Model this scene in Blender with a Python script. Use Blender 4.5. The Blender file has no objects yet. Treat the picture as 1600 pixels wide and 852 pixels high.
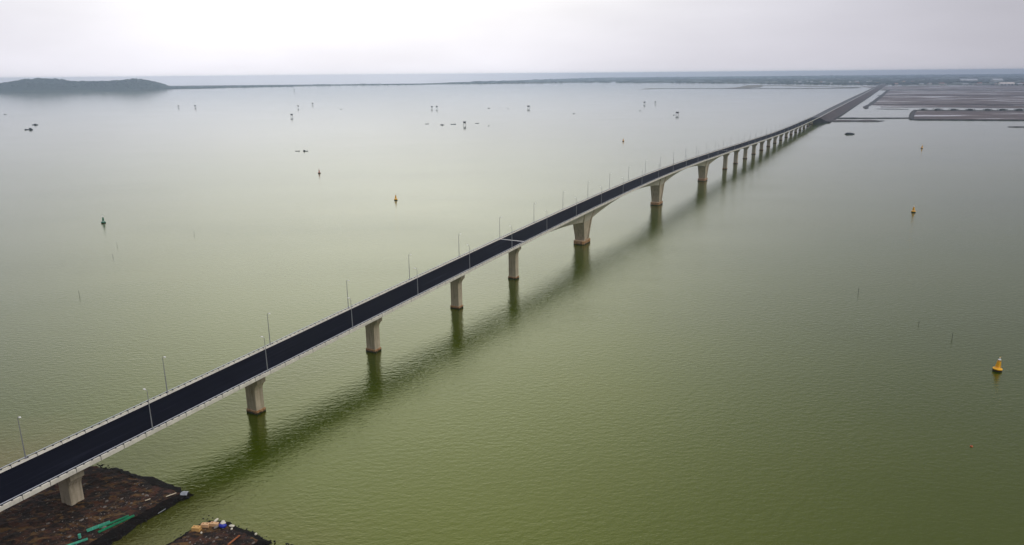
import bpy, bmesh, math, random
from mathutils import Vector, Matrix, noise

random.seed(11)
sc = bpy.context.scene
COL = sc.collection
R = math.radians

# ------------------------------------------------------------------ camera
CAM_H = 105.7
PITCH, ROLL = 0.2635395, -0.0089998
fwd = Vector((0, math.cos(PITCH), -math.sin(PITCH)))
r0 = Vector((1, 0, 0)); d0 = fwd.cross(r0)
cr, sr = math.cos(ROLL), math.sin(ROLL)
right = cr * r0 - sr * d0; down = sr * r0 + cr * d0
cam_d = bpy.data.cameras.new('camera'); cam = bpy.data.objects.new('camera', cam_d); COL.objects.link(cam)
m = Matrix.Identity(4)
for i, v in enumerate((right, -down, -fwd)):
    for k in range(3): m[k][i] = v[k]
m.translation = Vector((0, 0, CAM_H))
cam.matrix_world = m
cam_d.sensor_width = 36; cam_d.lens = 25.875
cam_d.clip_start = 0.5; cam_d.clip_end = 80000
sc.camera = cam

# ------------------------------------------------------------------ world, sun, exposure
SUN_AZ, SUN_EL = R(118), R(48)          # azimuth measured from +Y towards +X
sun_dir = Vector((math.sin(SUN_AZ) * math.cos(SUN_EL), math.cos(SUN_AZ) * math.cos(SUN_EL), math.sin(SUN_EL)))
world = bpy.data.worlds.new("World"); sc.world = world
world.use_nodes = True
nt = world.node_tree; nt.nodes.clear()
def N_(t, kind, **kw):
    n = t.nodes.new(kind)
    for k, v in kw.items(): setattr(n, k, v)
    return n
def mth(t, op, a, b=None, c=None, clamp=False):
    n = t.nodes.new('ShaderNodeMath'); n.operation = op; n.use_clamp = clamp
    for i, x in enumerate((a, b, c)):
        if x is None: continue
        if isinstance(x, (int, float)): n.inputs[i].default_value = x
        else: t.links.new(x, n.inputs[i])
    return n.outputs[0]
L = nt.links.new
sky = N_(nt, 'ShaderNodeTexSky', sky_type='NISHITA', sun_disc=False)
sky.sun_elevation = SUN_EL; sky.sun_rotation = SUN_AZ
sky.air_density = 1.0; sky.dust_density = 4.0; sky.ozone_density = 1.0
bg1 = N_(nt, 'ShaderNodeBackground'); bg1.inputs[1].default_value = 0.05
L(sky.outputs[0], bg1.inputs[0])
# overcast layer: luminance falls off with the angle from the veiled sun, broken by soft cloud
tc = N_(nt, 'ShaderNodeTexCoord')
def lobe(az, el, power):
    dn = N_(nt, 'ShaderNodeVectorMath', operation='DOT_PRODUCT'); L(tc.outputs['Generated'], dn.inputs[0])
    dn.inputs[1].default_value = (math.sin(R(az)) * math.cos(R(el)), math.cos(R(az)) * math.cos(R(el)), math.sin(R(el)))
    return mth(nt, 'POWER', mth(nt, 'MAXIMUM', dn.outputs['Value'], 0.0), power)
glow = lobe(-9, 19, 11.0)                       # thin cloud in front of the camera, high up
sepw = N_(nt, 'ShaderNodeSeparateXYZ'); L(tc.outputs['Generated'], sepw.inputs[0])
glow = mth(nt, 'MULTIPLY', glow, mth(nt, 'MULTIPLY_ADD', sepw.outputs[2], 4.5, 0.08, clamp=True))
low = mth(nt, 'MULTIPLY', lobe(-14, 0, 4.0), mth(nt, 'MULTIPLY_ADD', sepw.outputs[2], -1.8, 1.0, clamp=True))   # bright strip along the horizon
elr = N_(nt, 'ShaderNodeValToRGB'); L(sepw.outputs[2], elr.inputs[0])
for k_, (p_, v_) in enumerate(((0.0, 0.50), (0.22, 0.44), (0.48, 0.30), (0.75, 0.62), (1.0, 1.0))):
    e_ = elr.color_ramp.elements[k_] if k_ < 2 else elr.color_ramp.elements.new(p_)
    e_.position = p_; e_.color = (v_, v_, v_, 1)
mp = N_(nt, 'ShaderNodeMapping'); mp.inputs['Scale'].default_value = (1.0, 1.0, 3.6)
L(tc.outputs['Generated'], mp.inputs[0])
cn = N_(nt, 'ShaderNodeTexNoise'); cn.inputs['Scale'].default_value = 2.4; cn.inputs['Detail'].default_value = 5; cn.inputs['Roughness'].default_value = 0.5
L(mp.outputs[0], cn.inputs['Vector'])
cl = mth(nt, 'MULTIPLY_ADD', mth(nt, 'SUBTRACT', cn.outputs[0], 0.5), 0.5, 1.0)
lum = mth(nt, 'MULTIPLY', mth(nt, 'ADD', mth(nt, 'ADD', mth(nt, 'MULTIPLY', glow, 1.30), mth(nt, 'MULTIPLY', low, 0.57)), elr.outputs[0]), cl)
colr = N_(nt, 'ShaderNodeMix', data_type='RGBA'); 
colr.inputs[6].default_value = (0.975, 0.96, 1.08, 1); colr.inputs[7].default_value = (1.0, 0.975, 0.925, 1)
L(mth(nt, 'ADD', mth(nt, 'MULTIPLY', glow, 1.6), mth(nt, 'MULTIPLY', low, 0.25), clamp=True), colr.inputs[0])
bg2 = N_(nt, 'ShaderNodeBackground'); L(colr.outputs[2], bg2.inputs[0]); L(lum, bg2.inputs[1])
mixw = N_(nt, 'ShaderNodeMixShader'); mixw.inputs[0].default_value = 0.86
L(bg1.outputs[0], mixw.inputs[1]); L(bg2.outputs[0], mixw.inputs[2])
wo = N_(nt, 'ShaderNodeOutputWorld'); L(mixw.outputs[0], wo.inputs[0])

sl = bpy.data.lights.new('sun', 'SUN'); sun = bpy.data.objects.new('sun', sl); COL.objects.link(sun)
sl.energy = 1.2; sl.angle = R(35); sl.color = (1.0, 0.96, 0.9)
sun.rotation_euler = sun_dir.to_track_quat('Z', 'Y').to_euler()
sun.location = (0, 0, 300)

sc.view_settings.view_transform = 'Standard'
sc.view_settings.look = 'None'
sc.view_settings.exposure = 0.0
sc.view_settings.gamma = 1.0
sc.view_settings.use_curve_mapping = False
sc.render.engine = 'CYCLES'
sc.cycles.max_bounces = 6; sc.cycles.volume_bounces = 3
sc.cycles.use_denoising = True

# ------------------------------------------------------------------ materials
MATS = {}
def newmat(name):
    mt = bpy.data.materials.new(name); mt.use_nodes = True; MATS[name] = mt
    t = mt.node_tree; p = t.nodes['Principled BSDF']
    return mt, t, p
def coords(t, kind='Object', scale=(1, 1, 1), rot=(0, 0, 0)):
    tcn = t.nodes.new('ShaderNodeTexCoord'); mp = t.nodes.new('ShaderNodeMapping')
    mp.inputs['Scale'].default_value = scale; mp.inputs['Rotation'].default_value = rot
    t.links.new(tcn.outputs[kind], mp.inputs[0]); return mp.outputs[0]
def pos(t, scale=(1, 1, 1), rot=(0, 0, 0)):
    g = t.nodes.new('ShaderNodeNewGeometry'); mp = t.nodes.new('ShaderNodeMapping')
    mp.inputs['Scale'].default_value = scale; mp.inputs['Rotation'].default_value = rot
    t.links.new(g.outputs['Position'], mp.inputs[0]); return mp.outputs[0]
def noi(t, vec, scale, detail=4, rough=0.55):
    n = t.nodes.new('ShaderNodeTexNoise'); n.inputs['Scale'].default_value = scale
    n.inputs['Detail'].default_value = detail; n.inputs['Roughness'].default_value = rough
    t.links.new(vec, n.inputs['Vector']); return n.outputs[0]
def ramp(t, fac, stops):
    n = t.nodes.new('ShaderNodeValToRGB'); e = n.color_ramp.elements
    while len(e) < len(stops): e.new(0.5)
    for i, (p, c) in enumerate(stops):
        e[i].position = p; e[i].color = (*c, 1) if len(c) == 3 else c
    t.links.new(fac, n.inputs[0]); return n.outputs[0]
def mix(t, fac, a, b, mode='MIX'):
    n = t.nodes.new('ShaderNodeMix'); n.data_type = 'RGBA'; n.blend_type = mode
    for i, x in ((0, fac), (6, a), (7, b)):
        if isinstance(x, (int, float)): n.inputs[i].default_value = x
        elif isinstance(x, tuple): n.inputs[i].default_value = (*x, 1)
        else: t.links.new(x, n.inputs[i])
    return n.outputs[2]
def bump(t, p, h, dist, strength=1.0):
    b = t.nodes.new('ShaderNodeBump'); b.inputs['Distance'].default_value = dist; b.inputs['Strength'].default_value = strength
    t.links.new(h, b.inputs['Height']); t.links.new(b.outputs[0], p.inputs['Normal'])

def simple(name, col, rough=0.7, var=0.25, scale=1.5, metal=0.0, bmp=0.0):
    mt, t, p = newmat(name)
    v = noi(t, coords(t), scale, 4)
    lo = tuple(c * (1 - var) for c in col); hi = tuple(min(1, c * (1 + var)) for c in col)
    t.links.new(ramp(t, v, [(0.3, lo), (0.7, hi)]), p.inputs['Base Color'])
    p.inputs['Roughness'].default_value = rough; p.inputs['Metallic'].default_value = metal
    if bmp: bump(t, p, v, bmp)
    return mt

# concrete with weather streaks; rust band near the waterline, below it a dark wet band with reflection painted in
def concrete(name, base, band=0.0, streak=0.5, panel=0.0):
    mt, t, p = newmat(name)
    g = pos(t)
    big = noi(t, g, 0.35, 5, 0.6)
    c = ramp(t, big, [(0.25, tuple(x * 0.78 for x in base)), (0.55, base), (0.8, tuple(x * 1.12 for x in base))])
    st = noi(t, pos(t, (1.6, 1.6, 0.10)), 1.0, 4, 0.6)
    c = mix(t, mth(t, 'MULTIPLY', ramp(t, st, [(0.48, (0, 0, 0)), (0.72, (1, 1, 1))]), streak), c, tuple(x * 0.45 for x in (base[0], base[1] * 0.95, base[2] * 0.85)))
    # horizontal formwork joints every 2.4 m
    sep = t.nodes.new('ShaderNodeSeparateXYZ'); t.links.new(g, sep.inputs[0])
    fr = mth(t, 'FRACT', mth(t, 'DIVIDE', sep.outputs[2], 2.4))
    c = mix(t, mth(t, 'MULTIPLY', mth(t, 'LESS_THAN', fr, 0.03), 0.35), c, tuple(x * 0.4 for x in base))
    if panel:
        ox = t.nodes.new('ShaderNodeSeparateXYZ'); t.links.new(coords(t), ox.inputs[0])
        fx = mth(t, 'FRACT', mth(t, 'DIVIDE', mth(t, 'ADD', ox.outputs[0], 400), panel))
        c = mix(t, mth(t, 'MULTIPLY', mth(t, 'LESS_THAN', fx, 0.028), 0.8), c, (0.05, 0.045, 0.04))
    if band:
        h = mth(t, 'ADD', sep.outputs[2], mth(t, 'MULTIPLY', mth(t, 'SUBTRACT', noi(t, g, 0.8, 4), 0.5), 1.4))
        rust = noi(t, g, 1.3, 5)
        rc = ramp(t, rust, [(0.3, (0.14, 0.055, 0.022)), (0.5, (0.38, 0.20, 0.085)), (0.7, (0.46, 0.34, 0.21))])
        f = mth(t, 'SMOOTH_MIN', mth(t, 'MULTIPLY', mth(t, 'SUBTRACT', band, h), 1.6), 1.0, 0.1, clamp=True)
        c = mix(t, f, c, rc)
        f2 = mth(t, 'MULTIPLY', mth(t, 'SUBTRACT', 0.75, h), 2.5, clamp=True)
        c = mix(t, f2, c, (0.012, 0.010, 0.006))
    t.links.new(c, p.inputs['Base Color']); p.inputs['Roughness'].default_value = 0.85
    bump(t, p, noi(t, g, 3.0, 3), 0.03)
    return mt
concrete('girder_concrete', (0.50, 0.465, 0.37), 0, 0.35)
concrete('pier_concrete', (0.50, 0.43, 0.31), 1.0, 0.85)
concrete('cap_concrete', (0.40, 0.28, 0.17), 2.5, 0.4)
concrete('parapet_concrete', (0.70, 0.67, 0.58), 0, 0.30, 6.36)

# fresh asphalt with faint laying seams along the carriageway
mt, t, p = newmat('asphalt')
v = noi(t, coords(t, 'Object', (0.02, 0.7, 1)), 1.0, 5, 0.6)
v2 = noi(t, coords(t, 'Object', (0.03, 0.10, 1)), 1.0, 4, 0.6)
c = ramp(t, v, [(0.3, (0.0018, 0.0020, 0.0050)), (0.58, (0.0040, 0.0046, 0.0100)), (0.75, (0.016, 0.018, 0.030))])
c = mix(t, mth(t, 'MULTIPLY', v2, 0.5), c, (0.006, 0.0075, 0.016))
t.links.new(c, p.inputs['Base Color'])
t.links.new(mth(t, 'MULTIPLY_ADD', v2, 0.15, 0.74), p.inputs['Roughness'])
p.inputs['Specular IOR Level'].default_value = 0.03
bump(t, p, noi(t, coords(t), 6.0, 2), 0.01)

simple('joint_steel', (0.55, 0.55, 0.54), 0.5, 0.1)
simple('rail_steel', (0.62, 0.65, 0.72), 0.45, 0.1, metal=0.5)
simple('post_steel', (0.035, 0.038, 0.045), 0.6, 0.1)
simple('lamp_steel', (0.33, 0.34, 0.36), 0.5, 0.1, metal=0.4)
simple('lamp_white', (0.85, 0.85, 0.83), 0.4, 0.05)
simple('drain_dark', (0.05, 0.045, 0.04), 0.8)

# water: silty green body colour, Fresnel sky reflection, wind ripples
mt, t, p = newmat('water')
g = pos(t)
silt = noi(t, pos(t, (1, 1, 1)), 0.006, 5, 0.6)
c = ramp(t, silt, [(0.30, (0.026, 0.043, 0.0004)), (0.55, (0.036, 0.054, 0.0006)), (0.78, (0.050, 0.060, 0.002))])
# brown silt washed off the two spoil banks
d = N_(t, 'ShaderNodeVectorMath', operation='DISTANCE'); t.links.new(g, d.inputs[0]); d.inputs[1].default_value = (-82, 130, 0)
near = mth(t, 'DIVIDE', mth(t, 'SUBTRACT', 75.0, mth(t, 'ADD', d.outputs['Value'], mth(t, 'MULTIPLY', noi(t, g, 0.04, 4), 40.0))), 45.0, clamp=True)
c = mix(t, mth(t, 'MULTIPLY', near, 0.8), c, (0.050, 0.034, 0.014))
d2 = N_(t, 'ShaderNodeVectorMath', operation='DISTANCE'); t.links.new(g, d2.inputs[0]); d2.inputs[1].default_value = (-165, 165, 0)
near2 = mth(t, 'DIVIDE', mth(t, 'SUBTRACT', 75.0, mth(t, 'ADD', d2.outputs['Value'], mth(t, 'MULTIPLY', noi(t, g, 0.04, 4), 40.0))), 45.0, clamp=True)
c = mix(t, mth(t, 'MULTIPLY', near2, 0.8), c, (0.15, 0.09, 0.045))
t.links.new(c, p.inputs['Base Color'])
p.inputs['IOR'].default_value = 1.85; p.inputs['Specular Tint'].default_value = (0.90, 1.0, 0.22, 1)  # yellow-green glow of the reflected sky put into the specular tint
calm = noi(t, pos(t, (0.35, 1, 1), (0, 0, R(-14))), 0.011, 4, 0.6)
t.links.new(mth(t, 'MULTIPLY_ADD', calm, 0.07, 0.05), p.inputs['Roughness'])
w1 = noi(t, pos(t, (0.55, 1, 1), (0, 0, R(-22))), 0.7, 4, 0.55)
w2 = noi(t, pos(t, (0.6, 1, 1), (0, 0, R(12))), 1.9, 2, 0.5)
h = mth(t, 'ADD', mth(t, 'MULTIPLY', w1, 0.13), mth(t, 'MULTIPLY', w2, 0.045))
h = mth(t, 'MULTIPLY', h, mth(t, 'MULTIPLY_ADD', calm, 1.8, 0.1))
# the breeze ruffles the strait around the bridge; the open bay beyond lies calm
d3 = N_(t, 'ShaderNodeVectorMath', operation='DISTANCE'); t.links.new(g, d3.inputs[0]); d3.inputs[1].default_value = (0, 150, 0)
h = mth(t, 'MULTIPLY', h, mth(t, 'MAXIMUM', mth(t, 'DIVIDE', mth(t, 'SUBTRACT', 1500.0, d3.outputs['Value']), 1200.0, clamp=True), 0.12))
bump(t, p, h, 1.0)

# mud flats: purple-brown silt with standing water between
mt, t, p = newmat('mud')
a = noi(t, pos(t, (0.25, 1, 1), (0, 0, R(-20))), 0.012, 5, 0.6)
b_ = noi(t, pos(t), 0.05, 5, 0.6)
c = ramp(t, a, [(0.3, (0.060, 0.044, 0.050)), (0.5, (0.095, 0.066, 0.066)), (0.60, (0.14, 0.10, 0.095))])
c = mix(t, mth(t, 'MULTIPLY', b_, 0.4), c, (0.05, 0.046, 0.045))
t.links.new(c, p.inputs['Base Color'])
wet = ramp(t, a, [(0.50, (0.85, 0.85, 0.85)), (0.58, (0.08, 0.08, 0.08))])
t.links.new(wet, p.inputs['Roughness'])
bump(t, p, b_, 0.2)

mt, t, p = newmat('sand_bar')
c = ramp(t, noi(t, pos(t), 0.01, 5), [(0.3, (0.10, 0.09, 0.075)), (0.7, (0.20, 0.18, 0.15))])
t.links.new(c, p.inputs['Base Color']); p.inputs['Roughness'].default_value = 0.9

# spoil bank soil: dark red-brown earth, straw-coloured dry patches, grey gravel specks
mt, t, p = newmat('soil')
g = pos(t)
a = noi(t, g, 0.45, 6, 0.65); b_ = noi(t, pos(t, (1, 2.0, 1), (0, 0, R(-30))), 0.33, 5, 0.6); s_ = noi(t, g, 3.5, 3, 0.6)
c = ramp(t, a, [(0.34, (0.003, 0.0015, 0.001)), (0.48, (0.013, 0.006, 0.003)), (0.61, (0.062, 0.021, 0.009)), (0.75, (0.028, 0.014, 0.008))])
c = mix(t, ramp(t, b_, [(0.54, (0, 0, 0)), (0.64, (0.9, 0.9, 0.9))]), c, mix(t, s_, (0.21, 0.11, 0.028), (0.045, 0.025, 0.009)))
vor = t.nodes.new('ShaderNodeTexVoronoi'); vor.inputs['Scale'].default_value = 1.6; t.links.new(g, vor.inputs['Vector'])
spk = mth(t, 'MULTIPLY', mth(t, 'LESS_THAN', vor.outputs['Distance'], 0.16), ramp(t, noi(t, g, 0.22, 3), [(0.48, (0, 0, 0)), (0.6, (1, 1, 1))]))
c = mix(t, spk, c, (0.16, 0.14, 0.13))
t.links.new(c, p.inputs['Base Color']); p.inputs['Roughness'].default_value = 0.95
bump(t, p, s_, 0.15)
mt, t, p = newmat('wet_mud')
c = ramp(t, noi(t, pos(t), 0.6, 5), [(0.35, (0.0015, 0.0012, 0.001)), (0.7, (0.007, 0.004, 0.003))])
t.links.new(c, p.inputs['Base Color']); p.inputs['Roughness'].default_value = 0.9
p.inputs['Specular IOR Level'].default_value = 0.25
bump(t, p, noi(t, pos(t), 1.5, 4), 0.25)
simple('black_rock', (0.004, 0.0035, 0.003), 0.85, 0.6, 0.8)
simple('rubble_pale', (0.16, 0.14, 0.12), 0.9, 0.5, 0.6)

mt, t, p = newmat('embankment_soil')
c = ramp(t, noi(t, pos(t), 0.03, 5), [(0.3, (0.030, 0.023, 0.026)), (0.55, (0.052, 0.038, 0.038)), (0.75, (0.085, 0.062, 0.055))])
t.links.new(c, p.inputs['Base Color']); p.inputs['Roughness'].default_value = 0.95
simple('riprap', (0.030, 0.029, 0.032), 0.9, 0.5, 0.1)
simple('far_asphalt', (0.065, 0.07, 0.078), 0.75, 0.2, 0.05)
simple('barrier_white', (0.70, 0.70, 0.70), 0.7, 0.1)

mt, t, p = newmat('far_land')
a = noi(t, pos(t, (0.5, 1, 1)), 0.0018, 6, 0.6); b_ = noi(t, pos(t, (0.4, 1, 1)), 0.006, 4, 0.6)
c = ramp(t, a, [(0.35, (0.018, 0.030, 0.024)), (0.52, (0.030, 0.042, 0.030)), (0.62, (0.085, 0.10, 0.055)), (0.75, (0.05, 0.06, 0.04))])
c = mix(t, ramp(t, b_, [(0.62, (0, 0, 0)), (0.72, (0.5, 0.5, 0.5))]), c, (0.13, 0.125, 0.10))
t.links.new(c, p.inputs['Base Color']); p.inputs['Roughness'].default_value = 0.95
simple('tree_leaf', (0.018, 0.031, 0.020), 0.9, 0.5, 0.02)
simple('bush_leaf', (0.018, 0.026, 0.014), 0.9, 0.5, 0.3)
simple('hill_forest', (0.030, 0.042, 0.034), 0.95, 0.5, 0.012)
simple('wall_white', (0.62, 0.62, 0.60), 0.8, 0.08, 0.2)
simple('wall_ochre', (0.48, 0.38, 0.24), 0.8, 0.1, 0.2)
simple('roof_red', (0.30, 0.11, 0.07), 0.8, 0.2, 0.3)
simple('roof_grey', (0.42, 0.44, 0.47), 0.6, 0.1, 0.3)
simple('roof_factory', (0.85, 0.76, 0.70), 0.6, 0.1, 0.02)
simple('window_dark', (0.03, 0.035, 0.045), 0.3, 0.1)
simple('buoy_yellow', (0.95, 0.48, 0.015), 0.5, 0.12, 2.0)
simple('buoy_green', (0.02, 0.17, 0.10), 0.5, 0.2, 2.0)
simple('buoy_red', (0.45, 0.10, 0.03), 0.5, 0.2, 2.0)
simple('buoy_hull', (0.020, 0.010, 0.006), 0.7, 0.4, 2.0)
simple('boat_hull', (0.018, 0.022, 0.034), 0.6, 0.4, 0.8)
simple('boat_cabin', (0.13, 0.14, 0.17), 0.6, 0.3, 0.8)
simple('tarp_grey', (0.06, 0.07, 0.09), 0.8, 0.3, 0.8)
simple('thatch', (0.045, 0.042, 0.035), 0.9, 0.4, 1.0)
simple('bamboo', (0.10, 0.09, 0.07), 0.8, 0.3, 1.0)
simple('stake_wood', (0.035, 0.035, 0.030), 0.9, 0.3, 1.0)
simple('steel_green', (0.008, 0.22, 0.10), 0.5, 0.35, 1.2)
simple('steel_mint', (0.07, 0.40, 0.27), 0.5, 0.3, 1.2)
simple('block_tan', (0.60, 0.36, 0.12), 0.8, 0.2, 1.2)
simple('block_pink', (0.66, 0.42, 0.22), 0.8, 0.15, 1.2)
simple('tarp_blue', (0.010, 0.025, 0.34), 0.45, 0.2, 1.0)
simple('sack_white', (0.62, 0.58, 0.46), 0.8, 0.15, 2.0)
simple('sheet_grey', (0.26, 0.28, 0.30), 0.45, 0.2, 1.0)
simple('plank_pale', (0.55, 0.48, 0.34), 0.8, 0.2, 2.0)
simple('beam_rust', (0.28, 0.09, 0.025), 0.85, 0.3, 2.0)

# ------------------------------------------------------------------ mesh helpers
class MB:
    def __init__(s): s.v = []; s.f = []
    def add(s, vs, fs):
        o = len(s.v); s.v += [tuple(v) for v in vs]; s.f += [tuple(i + o for i in f) for f in fs]; return s
    def box(s, c, d, rz=0.0, top=(1, 1)):
        x, y, z = c; a, b, h = d[0] / 2, d[1] / 2, d[2] / 2; co, si = math.cos(rz), math.sin(rz)
        vs = []
        for k, q in ((-1, (1, 1)), (1, top)):
            for i, j in ((-1, -1), (1, -1), (1, 1), (-1, 1)):
                px, py = i * a * q[0], j * b * q[1]
                vs.append((x + px * co - py * si, y + px * si + py * co, z + k * h))
        return s.add(vs, [(3, 2, 1, 0), (4, 5, 6, 7), (0, 1, 5, 4), (1, 2, 6, 5), (2, 3, 7, 6), (3, 0, 4, 7)])
    def tube(s, a, b, ra, rb=None, n=8):
        a, b = Vector(a), Vector(b); rb = ra if rb is None else rb
        d = (b - a).normalized(); u = d.orthogonal().normalized(); w = d.cross(u); vs = []
        for p_, r_ in ((a, ra), (b, rb)):
            for i in range(n):
                an = 2 * math.pi * i / n; vs.append(p_ + u * math.cos(an) * r_ + w * math.sin(an) * r_)
        return s.add(vs, [tuple(range(n))[::-1], tuple(range(n, 2 * n))] + [(i, (i + 1) % n, n + (i + 1) % n, n + i) for i in range(n)])
    def loft(s, rings, closed=True, caps=True):
        n = len(rings[0]); vs = [v for r_ in rings for v in r_]; fs = []
        for k in range(len(rings) - 1):
            for i in range(n if closed else n - 1):
                j = (i + 1) % n
                fs.append((k * n + i, k * n + j, (k + 1) * n + j, (k + 1) * n + i))
        if caps and closed: fs += [tuple(range(n))[::-1], tuple(range((len(rings) - 1) * n, len(rings) * n))]
        return s.add(vs, fs)
    def lathe(s, prof, n=16, c=(0, 0)):
        return s.loft([[(c[0] + r_ * math.cos(2 * math.pi * i / n), c[1] + r_ * math.sin(2 * math.pi * i / n), z) for i in range(n)] for r_, z in prof])
    def blob(s, c, r, jit=0.3, n=1):
        # jittered low-poly lump: stone or leaf clump
        bm = bmesh.new(); bmesh.ops.create_icosphere(bm, subdivisions=n, radius=1)
        vs = [(c[0] + v.co.x * r[0] * (1 + random.uniform(-jit, jit)), c[1] + v.co.y * r[1] * (1 + random.uniform(-jit, jit)), c[2] + v.co.z * r[2] * (1 + random.uniform(-jit, jit))) for v in bm.verts]
        fs = [tuple(v.index for v in f.verts) for f in bm.faces]; bm.free(); return s.add(vs, fs)
    def build(s, name, mat, parent=None, smooth=False):
        me = bpy.data.meshes.new(name); me.from_pydata(s.v, [], s.f); me.update()
        bm = bmesh.new(); bm.from_mesh(me); bmesh.ops.recalc_face_normals(bm, faces=bm.faces); bm.to_mesh(me); bm.free()
        me.materials.append(MATS[mat])
        if smooth:
            for p_ in me.polygons: p_.use_smooth = True
        o = bpy.data.objects.new(name, me); COL.objects.link(o)
        if parent: o.parent = parent
        return o
def bevel(o, w, seg=1):
    md = o.modifiers.new('bevel', 'BEVEL'); md.width = w; md.segments = seg; md.limit_method = 'ANGLE'
def tag(o, label=None, cat=None, group=None, kind=None):
    if label: o['label'] = label
    if cat: o['category'] = cat
    if group: o['group'] = group
    if kind: o['kind'] = kind
    return o
def thing(name, label, cat, loc=(0, 0, 0), rz=0.0, group=None):
    o = bpy.data.objects.new(name, None); COL.objects.link(o); o.empty_display_size = 0.5
    o.location = loc; o.rotation_euler = (0, 0, rz)
    return tag(o, label, cat, group)
def kids(o): return [c for c in bpy.data.objects if c.parent == o]
def copy_thing(root, loc, rz, label, group=None, scale=None):
    r_ = root.copy(); COL.objects.link(r_); r_.location = loc; r_.rotation_euler = (0, 0, rz); r_['label'] = label
    if group: r_['group'] = group
    if scale: r_.scale = (scale,) * 3
    for ch in kids(root):
        c_ = ch.copy(); COL.objects.link(c_); c_.parent = r_
        for g_ in kids(ch):
            d_ = g_.copy(); COL.objects.link(d_); d_.parent = c_
    return r_
def struct(mb, name, mat, parent=None, smooth=False):
    o = mb.build(name, mat, parent, smooth)
    if not parent: o['kind'] = 'structure'
    return o

# bridge frame: s along the bridge from the first pier standing in water, t across (positive = far side)
BO = Vector((-84.225, 220.022, 0)); BD = Vector((0.46952, 0.88292, 0)); BN = Vector((-0.88292, 0.46952, 0))
BA = math.atan2(BD.y, BD.x)
def B(s, t, z=0.0): return BO + BD * s + BN * t + Vector((0, 0, z))
ZT = [(-340, 5.0), (-200, 9.2), (-80, 12.8), (0, 15.2), (124, 19.0), (206, 21.3), (290, 23.2), (372, 24.5), (440, 24.8), (534, 23.9), (612, 22.3),
      (706, 20.3), (800, 18.2), (900, 16.2), (1000, 14.2), (1100, 12.6), (1250, 11.3), (1560, 10.4), (2400, 10.0), (5000, 9.6), (7000, 8)]
def lin(T, x):
    if x <= T[0][0]: return T[0][1]
    for (a, za), (b, zb) in zip(T, T[1:]):
        if x <= b: return za + (zb - za) * (x - a) / (b - a)
    return T[-1][1]
def zr(s): return sum(lin(ZT, s + k * 12) for k in range(-4, 5)) / 9
MAINS = [276.0, 436.5, 591.5]
def depth(s):
    d_ = 2.8
    for m_ in MAINS:
        x = max(0, abs(s - m_) - 5)
        if x < 74: d_ = max(d_, 2.8 + 5.2 * (1 - x / 74) ** 2)
    return d_

# ------------------------------------------------------------------ water
XW, Y0, Y1 = 17500, -2500, 18500
WF = [(-XW, Y0), (XW, Y0), (XW, Y1), (2100, Y1), (-1150, 9350), (-XW, 9350)]      # the bay ends sooner in the west
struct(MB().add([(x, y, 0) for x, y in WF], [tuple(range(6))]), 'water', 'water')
struct(MB().add([(x, y, -6) for x, y in WF], [tuple(range(6))]), 'seabed', 'wet_mud')

# ------------------------------------------------------------------ haze
HF = [(-XW - 200, Y0 - 200), (XW + 200, Y0 - 200), (XW + 200, Y1 + 200), (2000, Y1 + 200), (-1200, 9500), (-XW - 200, 9500)]
hz = MB().loft([[(x, y, z) for x, y in HF] for z in (-7.0, 113.0)])
me = bpy.data.materials.new('haze'); me.use_nodes = True; me.node_tree.nodes.clear(); MATS['haze'] = me
pv = me.node_tree.nodes.new('ShaderNodeVolumePrincipled'); om = me.node_tree.nodes.new('ShaderNodeOutputMaterial')
pv.inputs['Color'].default_value = (0.63, 0.78, 1.0, 1); pv.inputs['Density'].default_value = 8.5e-5; pv.inputs['Anisotropy'].default_value = 0.7
me.node_tree.links.new(pv.outputs[0], om.inputs['Volume'])
tag(hz.build('haze', 'haze'), kind='stuff')

# ------------------------------------------------------------------ bridge
bridge = thing('road_bridge', 'long concrete road bridge with dark asphalt crossing the whole bay on piers', 'bridge', tuple(BO), BA)
S0, S1 = -300.0, 1562.0
ss = []; s = S0
while s < S1:
    ss.append(s); s += 4.0 if 100 < s < 720 else 8.0
ss.append(S1)
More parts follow.
